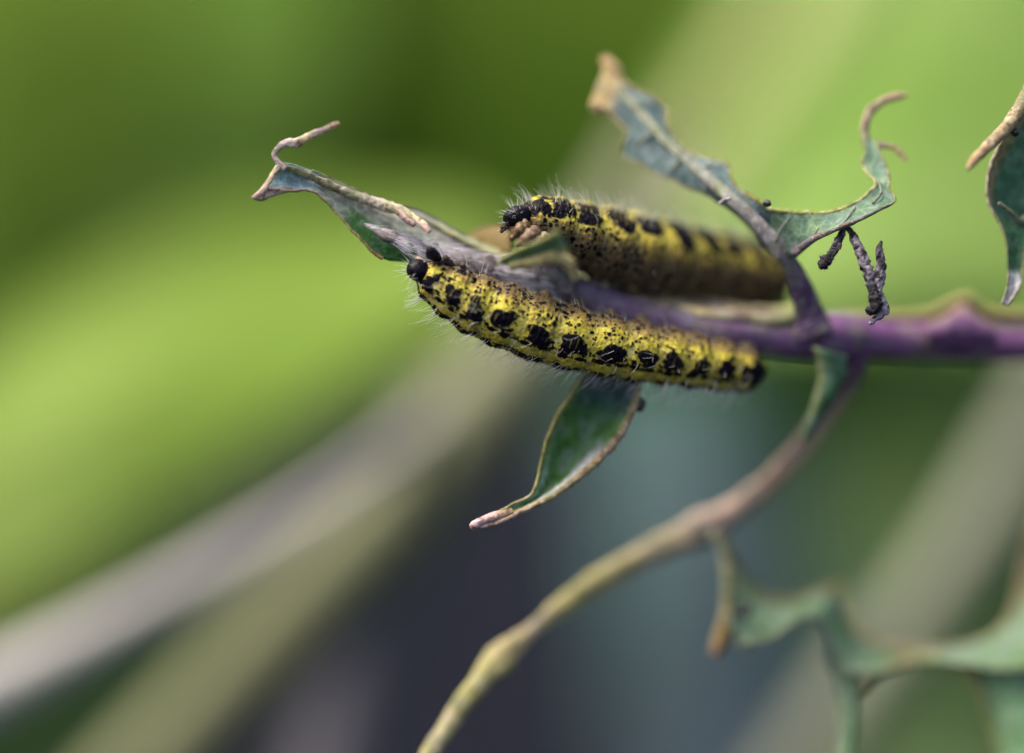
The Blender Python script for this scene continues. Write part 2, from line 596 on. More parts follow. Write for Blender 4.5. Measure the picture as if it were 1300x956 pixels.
def rind(edge, r_px, col, parent, seed, lo=0.0, hi=1.0, name='margin', lump=0.35):
    n = len(edge)
    e = edge[int(lo * (n - 1)):int(hi * (n - 1)) + 1]
    e = spline(e, max(20, len(e) * 2))
    r = np.broadcast_to(r_px, (len(e),)) * MMPX * 0.7 if np.ndim(r_px) == 0 else np.interp(np.linspace(0, 1, len(e)), np.linspace(0, 1, len(r_px)), r_px) * MMPX * 0.7
    V, F, s = tube(e, r, 10, seed, lump, 1.8)
    if callable(col):
        c = col(s)
    else:
        c = np.broadcast_to(col, (len(V), 3))
    c = weather(c, V, seed)
    return add(name, V, F, M_RIND, parent, c)


def ribtube(pix, col, parent, name='midrib', seed=0, ns=16, n=150, mat=None, lump=0.2, label=None, flat=1.0):
    cc = curve(pix, n)
    k = MMPX * (DIST + cc[:, 1]) / DIST
    V, F, s = tube(cc, cc[:, 3] * k, ns, seed, lump, 1.2, flat)
    c = ramp_col(col, s) if isinstance(col, list) else np.broadcast_to(col, (len(V), 3))
    c = weather(c, V, seed)
    return add(name, V, F, mat or M_RIND, parent, c, label=label)


def blade_col(base, dark, edge0, edge1, w0=0.12, w1=0.12, freq=0.8, seed=0):
    def g(s, t, V):
        c = lerp(dark, base, sstep(0.3, 0.7, fbm(V * freq, seed, 4)))
        if edge0 is not None:
            c = lerp(c, edge0, 1 - sstep(0.0, w0, t + 0.08 * (fbm(V * 2.0, seed + 3) - 0.5)))
        if edge1 is not None:
            c = lerp(c, edge1, sstep(1 - w1, 1.0, t + 0.08 * (fbm(V * 2.0, seed + 4) - 0.5)))
        return c
    return g


# --- leaf 1: rolled leaf at the stem's tip, pointing left
up = [(352, 208, -1.0), (372, 208, -0.2), (400, 218, 1.0), (440, 236, 2.0), (490, 258, 3.0), (530, 268, 4.2), (560, 283, 4.8), (600, 304, 5.0), (650, 322, 4.8), (700, 330, 4.4), (735, 350, 4.8)]
mid = [(348, 222, -0.4), (368, 226, 0.2), (398, 232, 0.9), (440, 256, 1.6), (490, 284, 2.2), (530, 300, 2.7), (560, 312, 3.2), (600, 326, 3.8), (650, 338, 4.2), (700, 346, 4.3), (735, 362, 4.6)]
low = [(338, 240, -0.8), (365, 242, -0.4), (398, 244, 0.2), (425, 268, 0.8), (450, 296, 1.0), (486, 328, 1.3), (540, 335, 2.2), (600, 348, 3.2), (650, 358, 3.6), (700, 368, 4.0), (735, 376, 4.8)]


def col1(s, t, V):
    n = fbm(np.stack([s * 14, t * 40, 0 * s], 1), 3, 4)
    c = lerp((0.15, 0.17, 0.14), (0.27, 0.29, 0.21), n)                    # pale waxy underside
    c = lerp(lerp((0.13, 0.13, 0.10), (0.36, 0.37, 0.30), sstep(0.25, 0.75, n)), c, sstep(0.25, 0.5, t))
    inner = lerp(DGREEN, (0.04, 0.13, 0.035), n)
    c = lerp(c, inner, sstep(0.45, 0.6, t) * sstep(0.2, 0.3, s) * (1 - sstep(0.45, 0.6, s)))
    c = lerp(c, (0.16, 0.13, 0.15), sstep(0.5, 0.65, s))
    c = lerp(c, (0.20, 0.29, 0.30), 1 - sstep(0.10, 0.18, s))  # brighter teal near the tip: a lit look put into the colour
    c = lerp(c, lerp((0.22, 0.24, 0.07), (0.40, 0.42, 0.30), n), (1 - sstep(0.08, 0.3, t)) * sstep(0.45, 0.6, s))
    return c


V, F, c, e0, e1 = loft([up, mid, low], 110, 22, 0.25, 0.10, 60, 0.10, 0.7, col1)
leaf1 = add('leaf', V, F, M_LEAF, plant, c, label='rolled pale leaf with a dry forked tip and silk inside')
rind(e1, [4, 3, 2.5, 2.2, 2.5, 3.5], lambda s: ramp_col([(0, PINK), (0.15, (0.3, 0.22, 0.16)), (0.6, (0.26, 0.22, 0.08)), (1, (0.30, 0.20, 0.08))], s), leaf1, 3, 0.0, 0.42)
# rolled upper rim, pale, lying in front
ribtube([(358, 210, -1.0, 3), (385, 219, 0.0, 4.5), (420, 236, 0.9, 5.5), (455, 250, 1.5, 6.5), (485, 260, 1.6, 7), (508, 266, 1.0, 6), (525, 275, 0.1, 4), (538, 286, -0.6, 4.5), (545, 295, -0.9, 2.5)],
        [(0, (0.22, 0.22, 0.10)), (0.35, (0.30, 0.28, 0.16)), (0.6, (0.34, 0.30, 0.24)), (0.85, CREAM), (1, PINK)], leaf1, 'rolled_rim', 5, lump=0.4, flat=0.6)
ribtube([(490, 261, 0.7, 4), (506, 269, 0.4, 5), (518, 280, 0.1, 4), (526, 286, 0, 3)], [(0, (0.3, 0.27, 0.16)), (1, PINK)], leaf1, 'rolled_rim', 6, lump=0.3, n=30)
# far rim of the roll
rind(e0, 2.2, lambda s: ramp_col([(0, (0.25, 0.25, 0.12)), (0.5, (0.16, 0.18, 0.13)), (1, (0.28, 0.29, 0.08))], s), leaf1, 9, 0.12, 0.92)
ribtube([(530, 275, 3.6, 1.0), (560, 291, 3.9, 2.2), (600, 312, 4.0, 3.2), (640, 325, 3.9, 4), (690, 333, 3.6, 4)], [(0, (0.25, 0.25, 0.12)), (1, (0.26, 0.25, 0.10))], leaf1, 'vein', 15, n=40)
# dry forked tip
ribtube([(362, 214, -1, 4), (352, 205, -1, 3.6), (348, 195, -1, 3.2), (356, 186, -1, 3.6), (365, 181, -1, 5.5), (376, 181, -1.1, 6.5), (386, 176, -1.3, 4.6), (396, 172, -1.5, 5.2), (410, 166, -1.9, 4.6), (422, 160, -2.3, 4.8), (430, 156, -2.5, 2)],
        [(0, (0.30, 0.22, 0.20)), (0.35, (0.38, 0.30, 0.30)), (0.6, CREAM), (0.8, (0.24, 0.17, 0.20)), (1, (0.34, 0.22, 0.14))], leaf1, 'dry_tip', 21, lump=0.35, flat=0.5)
ribtube([(356, 208, -1, 4), (348, 220, -1, 3.5), (338, 236, -1.1, 4), (330, 246, -1.2, 4), (321, 251, -1.2, 2.5)], [(0, CREAM), (1, PINK)], leaf1, 'dry_tip', 22, lump=0.35, flat=0.5)
ribtube([(321, 251, -1.2, 2.5), (334, 250, -1, 4.5), (350, 244, -0.6, 4.5), (370, 240, -0.3, 3)], [(0, PINK), (1, (0.26, 0.20, 0.12))], leaf1, 'dry_tip', 23, lump=0.35, flat=0.5)
# brown lobe behind the second caterpillar's face
V, F, c, _, _ = loft([[(594, 300, 6.4), (612, 289, 7.4), (630, 286, 7.4), (648, 293, 6.4)], [(598, 304, 5.2), (615, 298, 6), (632, 297, 6), (648, 304, 5)],
                      [(598, 308, 5.0), (615, 313, 5.0), (632, 320, 4.8), (650, 326, 4.6)]], 20, 8, 0.4, 0.1, 71, colf=lambda s, t, V: lerp((0.14, 0.105, 0.025), (0.11, 0.07, 0.03), fbm(V, 4)))
add('dry_lobe', V, F, M_RIND, leaf1, c)

# --- small leaf lobe in front, out of focus
V, F, c, e0, e1 = loft([[(630, 333, -3), (655, 318, -4.5), (682, 305, -5.8), (708, 291, -7)], [(640, 334, -3), (668, 322, -4), (695, 314, -5), (716, 306, -6.3)],
                        [(652, 337, -3), (680, 328, -4), (702, 322, -5), (722, 322, -6)]], 30, 10, 0.3, 0.15, 81,
                       colf=blade_col((0.10, 0.17, 0.08), (0.07, 0.14, 0.09), (0.26, 0.27, 0.08), (0.26, 0.26, 0.08), 0.35, 0.3))
leaf2 = add('leaf', V, F, M_LEAF, plant, c, label='small blurred lobe curling forward between the caterpillars')
ribtube([(648, 338, -3.2, 6), (680, 331, -4.2, 8), (705, 327, -4.8, 9), (722, 335, -4.8, 8), (731, 354, -4.4, 5)], [(0, (0.26, 0.25, 0.10)), (1, (0.33, 0.28, 0.12))], leaf2, 'rolled_rim', 31, lump=0.25)

# --- leaf 3: torn leaf rising from the stem with two arms
upA = [(770, 76, 9), (786, 98, 8.6), (806, 112, 8.3), (832, 124, 8), (846, 136, 8), (846, 154, 7.4), (856, 176, 7), (876, 194, 6.3), (905, 203, 5.2), (924, 208, 4.6), (928, 226, 4), (940, 242, 3.4), (962, 256, 2.4), (990, 275, 2.6), (1012, 310, 4)]
miA = [(762, 102, 9), (776, 116, 8.4), (790, 126, 8), (806, 142, 7.6), (818, 156, 7.2), (830, 170, 6.8), (846, 186, 6.4), (866, 202, 5.6), (886, 216, 5), (902, 228, 4.4), (918, 242, 3.8), (934, 256, 3.4), (956, 274, 3.2), (980, 300, 4), (1004, 328, 5)]
loA = [(750, 132, 9), (768, 136, 8.4), (780, 150, 8), (796, 168, 7.6), (790, 184, 7.6), (788, 198, 7.6), (806, 206, 7), (832, 220, 6.2), (856, 230, 5.6), (876, 240, 5.2), (896, 246, 4.8), (914, 258, 4.6), (938, 276, 4.6), (966, 306, 5.4), (996, 346, 6.2)]
bc = blade_col((0.105, 0.15, 0.145), (0.07, 0.115, 0.115), (0.16, 0.17, 0.06), (0.13, 0.15, 0.07), 0.10, 0.08, 0.7, 5)


def colA(s, t, V):
    c = bc(s, t, V)
    return lerp(c, (0.34, 0.26, 0.12), 1 - sstep(0.05, 0.13, s))


VA, FA, cA, a0, a1 = loft([upA, miA, loA], 120, 22, 0.3, 0.14, 90, 0.16, 0.6, colA)
upB = [(936, 236, 3.4), (962, 255, 2.8), (985, 267, 2.2), (1030, 271, 1.8), (1062, 267, 1.6), (1088, 256, 1.6), (1108, 240, 1.8), (1112, 232, 2), (1100, 218, 3), (1095, 205, 3.6), (1098, 190, 4), (1098, 172, 4.6)]
loB = [(1000, 332, 3.0), (1012, 320, 2.2), (1030, 306, 1.2), (1056, 294, 0.4), (1080, 286, 0.0), (1104, 271, 0.2), (1132, 259, 0.6), (1136, 250, 1.0), (1128, 240, 1.6), (1128, 222, 2.4), (1120, 200, 3.4), (1112, 180, 4.4)]
miB = [tuple((np.array(a) + np.array(b)) / 2 + np.array([0, 0, 0.3])) for a, b in zip(upB, loB)]
VB, FB, cB, b0, b1 = loft([upB, miB, loB], 110, 20, 0.3, 0.10, 95, 0.12, 0.8,
                          blade_col((0.13, 0.205, 0.115), (0.08, 0.145, 0.095), (0.17, 0.19, 0.05), None, 0.10, 0.1, 0.9, 6))
V, F, c = join([(VA, FA, cA), (VB, FB, cB)])
leaf3 = add('leaf', V, F, M_LEAF, plant, c, label='torn blue-green leaf with two ragged arms above the stem')
ribtube([(1034, 424, 7.4, 26), (1026, 392, 6.6, 19), (1012, 352, 4.4, 13.5), (992, 320, 2.9, 11), (962, 284, 2.6, 9), (930, 254, 3.0, 8), (892, 220, 4.6, 7), (850, 184, 6, 6), (812, 142, 7.4, 5), (780, 108, 8.4, 4)],
        [(0, PURPLE), (0.16, (0.12, 0.075, 0.13)), (0.3, (0.17, 0.15, 0.16)), (0.7, (0.16, 0.18, 0.14)), (1, (0.18, 0.19, 0.10))], leaf3, 'midrib', 41, 18, mat=M_STEM, lump=0.08, flat=0.5)
ribtube([(1008, 322, 2.2, 6), (1032, 304, 1.0, 4.5), (1058, 292, 0.2, 3.5), (1090, 279, -0.1, 3), (1128, 260, 0.4, 2)], [(0, GREYP), (1, (0.12, 0.15, 0.10))], leaf3, 'vein', 42, lump=0.15)
for vv in ([(806, 138, 7.4), (818, 132, 7.6), (834, 130, 7.8)], [(846, 184, 6.1), (852, 178, 6.5), (856, 172, 6.9)], [(886, 214, 4.7), (902, 210, 4.7), (918, 211, 4.5)],
           [(830, 168, 6.5), (815, 178, 6.9), (800, 192, 7.3)], [(866, 202, 5.3), (856, 212, 5.5), (846, 222, 5.9)], [(902, 228, 4.1), (898, 236, 4.3), (892, 243, 4.6)],
           [(1030, 303, 1.0), (1040, 290, 1.1), (1052, 276, 1.5)], [(1064, 290, 0.3), (1076, 276, 0.7), (1086, 262, 1.3)], [(985, 306, 2.4), (992, 290, 2.0), (1002, 276, 1.9)], [(1108, 258, 0.9), (1118, 246, 1.1), (1116, 230, 2.0)]):
    ribtube([(a, b, d - 0.08, 2.2 - 0.6 * i) for i, (a, b, d) in enumerate(vv)], (0.17, 0.20, 0.16), leaf3, 'side_vein', 48, 8, 24, flat=0.5)
rind(a0, [5, 3, 2.5, 3, 2.5, 2.5, 2], lambda s: ramp_col([(0, (0.36, 0.24, 0.12)), (0.2, (0.26, 0.18, 0.07)), (1, (0.20, 0.18, 0.05))], s), leaf3, 44, 0, 0.82)
rind(a1, [5, 3, 2, 2.2, 2], lambda s: ramp_col([(0, (0.40, 0.28, 0.14)), (0.2, (0.26, 0.24, 0.10)), (1, (0.18, 0.17, 0.06))], s), leaf3, 45, 0, 0.9)
rind(b0, [3.2, 4.6, 4.4, 3.0, 2.4], lambda s: ramp_col([(0, (0.12, 0.11, 0.03)), (0.2, (0.22, 0.24, 0.05)), (0.5, (0.28, 0.28, 0.08)), (1, (0.22, 0.2, 0.1))], s), leaf3, 46, 0.05, 0.9, lump=0.6)
rind(b1, [1.6, 2.0, 2.6, 2.4], (0.17, 0.18, 0.08), leaf3, 47, 0.15, 1.0)
# dry curled tips
ribtube([(756, 140, 9, 10), (764, 122, 9, 11), (776, 106, 9, 11), (780, 92, 9.2, 10), (772, 80, 9.5, 8), (766, 72, 10, 5)], [(0, (0.42, 0.32, 0.16)), (1, (0.30, 0.2, 0.09))], leaf3, 'dry_tip', 51, lump=0.4, flat=0.45)
ribtube([(1108, 200, 4.4, 6), (1099, 178, 4.8, 6), (1098, 158, 5, 5.5), (1104, 142, 5.2, 5.5), (1118, 130, 5.4, 5), (1136, 123, 5.6, 5), (1150, 120, 5.8, 3.5)],
        [(0, (0.14, 0.13, 0.07)), (0.4, (0.28, 0.22, 0.14)), (1, (0.34, 0.22, 0.14))], leaf3, 'dry_tip', 52, lump=0.4, flat=0.45)
ribtube([(1108, 186, 4.6, 5), (1120, 184, 4.6, 4.5), (1134, 188, 4.4, 4), (1144, 196, 4.2, 4), (1150, 204, 4, 2.5)], [(0, (0.17, 0.16, 0.07)), (1, (0.30, 0.21, 0.12))], leaf3, 'dry_tip', 53, lump=0.4, flat=0.45)
ribtube([(1110, 180, 4.8, 5), (1114, 196, 4, 4), (1122, 212, 3.4, 4), (1128, 228, 3.2, 3)], [(0, (0.2, 0.14, 0.05)), (1, (0.16, 0.15, 0.05))], leaf3, 'dry_tip', 54, lump=0.4, flat=0.45)
# silk scrap tied over the midrib
ribtube([(913, 258, 2.0, 1.5), (920, 254, 1.8, 2.6), (929, 252, 1.9, 1.5)], (0.34, 0.36, 0.42), leaf3, 'silk_scrap', 55, n=20)

# --- leaf strip left along the stem, under the second caterpillar
V, F, c, e0, e1 = loft([[(742, 352, 8), (800, 370, 8.6), (870, 381, 9.2), (940, 388, 10), (985, 391, 10), (1018, 386, 9)], [(742, 362, 5.6), (800, 379, 6), (870, 390, 6.6), (940, 397, 7.2), (985, 400, 7.6), (1022, 394, 7.6)],
                        [(744, 372, 5.4), (800, 390, 5.6), (870, 401, 6), (940, 407, 6.6), (985, 410, 7), (1024, 404, 7.4)]], 60, 10, 0.4, 0.16, 110, 0.25,
                       colf=lambda s, t, V: lerp(lerp((0.15, 0.11, 0.09), (0.36, 0.31, 0.16), sstep(0.35, 0.65, fbm(V * 0.5, 9, 4))), (0.22, 0.24, 0.08), sstep(0.8, 0.95, s)))
strip = add('leaf', V, F, M_LEAF, plant, c, label='pale chewed leaf strip along the stem under the rear caterpillar')
rind(e0, [3, 4, 5, 6, 5], lambda s: ramp_col([(0, (0.25, 0.2, 0.15)), (0.3, (0.50, 0.44, 0.32)), (0.5, (0.30, 0.25, 0.18)), (1, (0.34, 0.32, 0.14))], s), strip, 61)

# --- leaf 4: small green leaf hanging below the first caterpillar
le = [(748, 462, 4), (728, 496, 3.4), (706, 530, 3), (694, 560, 2.6), (686, 592, 2.2), (676, 624, 1.6), (652, 640, 1.2), (625, 653, 0.8), (606, 664, 0.5)]
l2 = [(768, 466, 6), (750, 500, 5.4), (728, 536, 5), (712, 566, 4.6), (700, 596, 3.8), (686, 626, 2.6), (660, 640, 1.7), (630, 655, 1.0), (607, 666, 0.6)]
l3 = [(792, 468, 6.4), (780, 505, 6), (760, 540, 5.6), (738, 572, 5), (714, 602, 4), (690, 627, 2.6), (664, 641, 1.7), (632, 657, 1.0), (608, 667, 0.6)]
ri = [(816, 470, 4), (808, 512, 3.6), (790, 548, 3.2), (766, 578, 2.8), (734, 606, 2.2), (700, 630, 1.6), (670, 645, 1.2), (636, 662, 0.8), (610, 669, 0.5)]


def col4(s, t, V):
    n = fbm(V * 0.8, 33, 4)
    c = lerp((0.045, 0.12, 0.03), (0.075, 0.19, 0.04), n)
    c = lerp(c, (0.17, 0.29, 0.23), (1 - sstep(0.12, 0.32, t + 0.15 * (n - 0.5))) * sstep(0.4, 0.6, s))
    c = lerp(c, (0.04, 0.075, 0.09), 1 - sstep(0.08, 0.3, s))
    c = lerp(c, (0.13, 0.20, 0.04), 1 - sstep(0.02, 0.16, t))
    c = lerp(c, (0.40, 0.42, 0.42), sstep(0.72, 0.80, t + 0.1 * (n - 0.5)) * sstep(0.3, 0.45, s) * (1 - sstep(0.75, 0.85, s)))
    c = lerp(c, (0.30, 0.25, 0.11), sstep(0.90, 0.97, t))
    c = lerp(c, (0.30, 0.24, 0.10), sstep(0.78, 0.92, s))
    return c


V, F, c, e0, e1 = loft([le, l2, l3, ri], 90, 24, 0.3, 0.10, 120, 0.10, 0.6, col4)
leaf4 = add('leaf', V, F, M_LEAF, plant, c, label='small dark green cupped leaf hanging below the front caterpillar')
rind(e0, [3, 4, 3, 2.5, 2.5], lambda s: ramp_col([(0, (0.26, 0.22, 0.10)), (0.5, (0.22, 0.22, 0.06)), (1, (0.3, 0.24, 0.14))], s), leaf4, 63)
rind(e1, [3, 5, 8, 8, 6, 5, 4], lambda s: ramp_col([(0, (0.2, 0.17, 0.1)), (0.35, (0.26, 0.2, 0.12)), (0.7, (0.30, 0.24, 0.11)), (1, PINK)], s), leaf4, 64)
ribtube([(650, 650, 1.2, 6), (630, 655, 0.9, 6), (612, 662, 0.6, 6), (602, 667, 0.4, 6), (598, 669, 0.3, 4)], [(0, (0.32, 0.25, 0.11)), (0.5, PINK), (1, (0.48, 0.34, 0.34))], leaf4, 'dry_tip', 65, n=30)

# --- drooping branch
cc = curve([(1088, 440, 10.5, 20), (1082, 470, 11.5, 19), (1058, 512, 13, 18), (1020, 566, 14.5, 18), (975, 614, 15.5, 18), (935, 645, 16, 21), (896, 668, 16, 24), (850, 690, 15.6, 22), (800, 714, 15, 20),
            (760, 738, 14, 20), (715, 770, 12.6, 17), (682, 795, 11.6, 12), (658, 814, 10.6, 16), (636, 836, 9.6, 24), (610, 866, 8.6, 18), (576, 910, 7.6, 15), (540, 968, 6.6, 15), (514, 1020, 6, 14)], 170)
V, F, s = tube(cc, cc[:, 3] * MMPX * 0.84, 20, 71, 0.28, 0.5, 0.7)
c = ramp_col([(0, PURPLE), (0.06, (0.10, 0.04, 0.09)), (0.10, (0.30, 0.21, 0.16)), (0.25, (0.34, 0.23, 0.15)), (0.36, (0.36, 0.25, 0.19)), (0.42, (0.29, 0.24, 0.13)), (0.6, (0.26, 0.24, 0.08)), (0.68, (0.28, 0.22, 0.12)), (0.78, (0.23, 0.21, 0.075)), (1, (0.22, 0.21, 0.08))], s)
c = c * (0.5 + 0.65 * mottle(V, 0.7, 8))[:, None]
c = lerp(c, (0.09, 0.10, 0.04), 0.5 * sstep(0.55, 0.68, mottle(V, 0.6, 28)))
c = lerp(c, (0.34, 0.27, 0.19), 0.5 * sstep(0.57, 0.68, mottle(V, 1.1, 38)))
branch = add('branch', V, F, M_STEM, plant, c)
V, F, c, e0, e1 = loft([[(1032, 440, 7), (1040, 470, 7.5), (1034, 505, 8), (1016, 555, 9)], [(1050, 446, 6), (1056, 474, 6.8), (1044, 510, 7.6), (1020, 558, 9)],
                        [(1076, 452, 7), (1072, 480, 7.5), (1054, 516, 8.4), (1024, 562, 9.4)]], 40, 10, 0.4, 0.1, 130,
                       colf=blade_col((0.05, 0.11, 0.05), (0.07, 0.17, 0.08), (0.30, 0.33, 0.15), None, 0.4, 0.1))
wing = add('leaf_wing', V, F, M_LEAF, branch, c)

# --- leaf 5: ragged leaf at lower right
ribtube([(908, 676, 12.4, 9), (922, 700, 12.4, 9), (925, 735, 12.4, 9), (924, 765, 12.4, 8), (921, 790, 12.4, 9), (914, 815, 12.4, 10), (907, 832, 12.4, 5)],
        [(0, (0.25, 0.25, 0.15)), (0.5, (0.28, 0.27, 0.11)), (0.75, (0.36, 0.25, 0.08)), (1, (0.34, 0.20, 0.10))], branch, 'leaf_stalk', 81)
upE = [(918, 690, 13.64), (934, 716, 13.64), (952, 742, 13.64), (980, 760, 13.89), (1010, 760, 14.14), (1040, 752, 14.38), (1064, 742, 14.88), (1072, 772, 14.88), (1090, 802, 14.88), (1120, 818, 14.88), (1170, 826, 14.88), (1225, 820, 14.88), (1270, 800, 14.88), (1300, 750, 14.88), (1320, 690, 14.88)]
loE = [(928, 800, 12.4), (934, 822, 12.9), (950, 818, 13.14), (972, 812, 13.64), (994, 800, 13.89), (1012, 788, 14.14), (1036, 786, 14.63), (1046, 806, 14.88), (1056, 828, 14.88), (1070, 850, 15.13), (1110, 856, 15.5), (1150, 842, 15.5), (1200, 842, 15.5), (1300, 850, 15.5), (1350, 800, 15.5)]
upE = [(a, b, d + 3) for a, b, d in upE]
loE = [(a, b, d - 2.5) for a, b, d in loE]
miE = [tuple((np.array(a) + np.array(b)) / 2 + np.array([0, 0, 1.2])) for a, b in zip(upE, loE)]
V1, F1, c1, e0, e1 = loft([upE, miE, loE], 120, 16, 0.3, 0.18, 140, 0.25, 0.4, blade_col((0.19, 0.275, 0.165), (0.12, 0.215, 0.09), (0.20, 0.2, 0.07), (0.15, 0.17, 0.08), 0.2, 0.12, 0.35, 7))
V2, F2, c2, f0, f1 = loft([[(1048, 826, 15), (1062, 870, 14.5), (1066, 930, 14), (1050, 1000, 13)], [(1066, 838, 14), (1076, 878, 13), (1078, 930, 12), (1066, 1000, 11)],
                           [(1090, 848, 15), (1088, 880, 13.5), (1086, 930, 12.5), (1078, 1000, 11)]], 30, 10, 0.3, 0.15, 145, colf=blade_col((0.19, 0.27, 0.16), (0.12, 0.21, 0.1), (0.26, 0.26, 0.1), None))
V3, F3, c3, g0, g1 = loft([[(1190, 836, 17), (1222, 852, 16.6), (1240, 880, 16), (1262, 940, 15), (1270, 1000, 14)], [(1230, 836, 16), (1256, 856, 15), (1274, 890, 14), (1294, 940, 13), (1300, 1000, 12)],
                           [(1290, 830, 17), (1310, 850, 15.5), (1320, 890, 14), (1330, 940, 12.5), (1340, 1000, 11)]], 30, 10, 0.3, 0.15, 147, colf=blade_col((0.16, 0.27, 0.13), (0.10, 0.21, 0.09), (0.30, 0.30, 0.08), None))
V, F, c = join([(V1, F1, c1), (V2, F2, c2), (V3, F3, c3)])
leaf5 = add('leaf', V, F, M_LEAF, plant, c, label='ragged hole-eaten leaf at lower right below the branch')
rind(e0, [4, 5, 5, 7, 6, 6], lambda s: ramp_col([(0, (0.26, 0.25, 0.10)), (0.3, (0.30, 0.22, 0.08)), (0.45, (0.34, 0.2, 0.10)), (0.7, (0.28, 0.22, 0.08)), (1, (0.3, 0.2, 0.12))], s), leaf5, 82)
rind(e1, [3, 3, 3, 4], (0.18, 0.18, 0.12), leaf5, 83, 0.0, 0.62)
ribtube([(1088, 880, 14.88, 5), (1104, 862, 14.88, 5), (1130, 846, 14.88, 5.5), (1170, 838, 14.88, 6), (1205, 840, 14.88, 6), (1228, 854, 14.88, 6), (1246, 884, 15.38, 5), (1262, 940, 16.12, 5)], [(0, (0.3, 0.22, 0.08)), (0.5, (0.3, 0.26, 0.08)), (1, (0.26, 0.27, 0.06))], leaf5, 'margin', 84)
ribtube([(1262, 960, 20, 6), (1272, 880, 20, 6), (1284, 800, 20, 6), (1302, 720, 20, 6), (1322, 640, 20, 6)], [(0, (0.17, 0.13, 0.08)), (0.5, (0.22, 0.18, 0.11)), (1, (0.2, 0.19, 0.09))], leaf5, 'midrib', 85)

# --- leaf hanging in at the right edge
up6 = [(1330, 40, 2), (1318, 90, 2), (1300, 130, 2), (1282, 160, 2), (1266, 190, 2), (1256, 215, 2), (1253, 245, 2), (1260, 268, 2), (1270, 285, 2), (1278, 310, 2), (1280, 340, 2), (1279, 362, 2), (1272, 386, 2)]
lo6 = [(1420, 60, 4), (1410, 110, 4), (1400, 150, 4), (1385, 190, 4), (1365, 220, 4), (1345, 245, 4), (1325, 265, 4), (1312, 280, 4), (1304, 296, 3.5), (1300, 315, 3), (1296, 345, 2.6), (1295, 362, 2.2), (1280, 388, 2)]
mi6 = [tuple((np.array(a) + np.array(b)) / 2 + np.array([0, 0, 2.4 if i < 8 else 0.4])) for i, (a, b) in enumerate(zip(up6, lo6))]


def col6(s, t, V):
    n = fbm(V * 0.9, 43, 4)
    c = lerp((0.06, 0.14, 0.085), (0.085, 0.19, 0.11), n)
    c = lerp(c, (0.20, 0.18, 0.09), (1 - sstep(0.06, 0.2, t)) * (1 - sstep(0.6, 0.7, s)))
    c = lerp(c, (0.035, 0.10, 0.03), sstep(0.66, 0.72, s) * 0.6)
    return lerp(c, (0.48, 0.48, 0.46), sstep(0.87, 0.90, s + 0.03 * (n - 0.5)))


hang = root('hanging_leaf', P(1340, 60, 3), 'dark green leaf hanging at the right edge with a white papery tip', 'leaf')
V, F, c, e0, e1 = loft([up6, mi6, lo6], 90, 18, 0.3, 0.08, 150, 0.12, 0.6, col6)
b6 = add('blade', V, F, M_LEAF, hang, c)
rind(e0, [3, 3, 2.6, 2.6, 2], lambda s: ramp_col([(0, (0.3, 0.24, 0.16)), (0.5, (0.36, 0.30, 0.22)), (0.65, (0.2, 0.2, 0.06)), (0.8, (0.09, 0.13, 0.05)), (1, (0.4, 0.4, 0.38))], s), b6, 91, 0.3, 1)
rind(e1, [3, 2.6, 2], (0.22, 0.17, 0.12), b6, 92, 0.5, 1)
ribtube([(1326, 70, 1.8, 8), (1308, 112, 1.3, 9), (1290, 145, 0.6, 9), (1272, 168, -0.6, 8.5), (1250, 190, -2.2, 7), (1236, 204, -3.4, 6), (1229, 214, -4.0, 3)], [(0, (0.2, 0.17, 0.09)), (0.5, (0.26, 0.21, 0.12)), (1, (0.30, 0.20, 0.10))], hang, 'rolled_rim', 93)
ribtube([(1345, 240, 4.6, 4), (1320, 262, 4.2, 4), (1296, 280, 3.4, 4), (1284, 270, 2.4, 3), (1268, 258, 1.8, 2.5)], (0.20, 0.21, 0.14), hang, 'vein', 94)

# ------------------------------------------------------------------ frass
def frass(px, py, d, r, label, seed):
    n = 14
    u = np.linspace(0, np.pi, n)
    cc = np.stack([np.cos(u) * 1.25, 0 * u, 0 * u], 1) * r * MMPX
    a = rng.uniform(0, 3)
    rot = np.array([[math.cos(a), 0, -math.sin(a)], [0, 1, 0], [math.sin(a), 0, math.cos(a)]])
    V, F, s = tube(cc @ rot.T, np.sin(u) * r * MMPX + 0.01, 12, seed, 0.35, 2.5)
    return add('frass_pellet', V + P(px, py, d), F, M_FRASS, None, None, label, 'dropping')


frass(811, 514, 4.0, 8, 'dark caterpillar dropping stuck on the edge of the small hanging leaf', 1)
frass(974, 258, 1.2, 4.5, 'tiny black speck on the bright chewed rim of the torn leaf', 2)
frass(1288, 168, 0.2, 5, 'small brown-black speck on the leaf at the right edge', 3)
frass(945, 775, 12, 9, 'blurred dark dropping on the ragged leaf at lower right', 4)

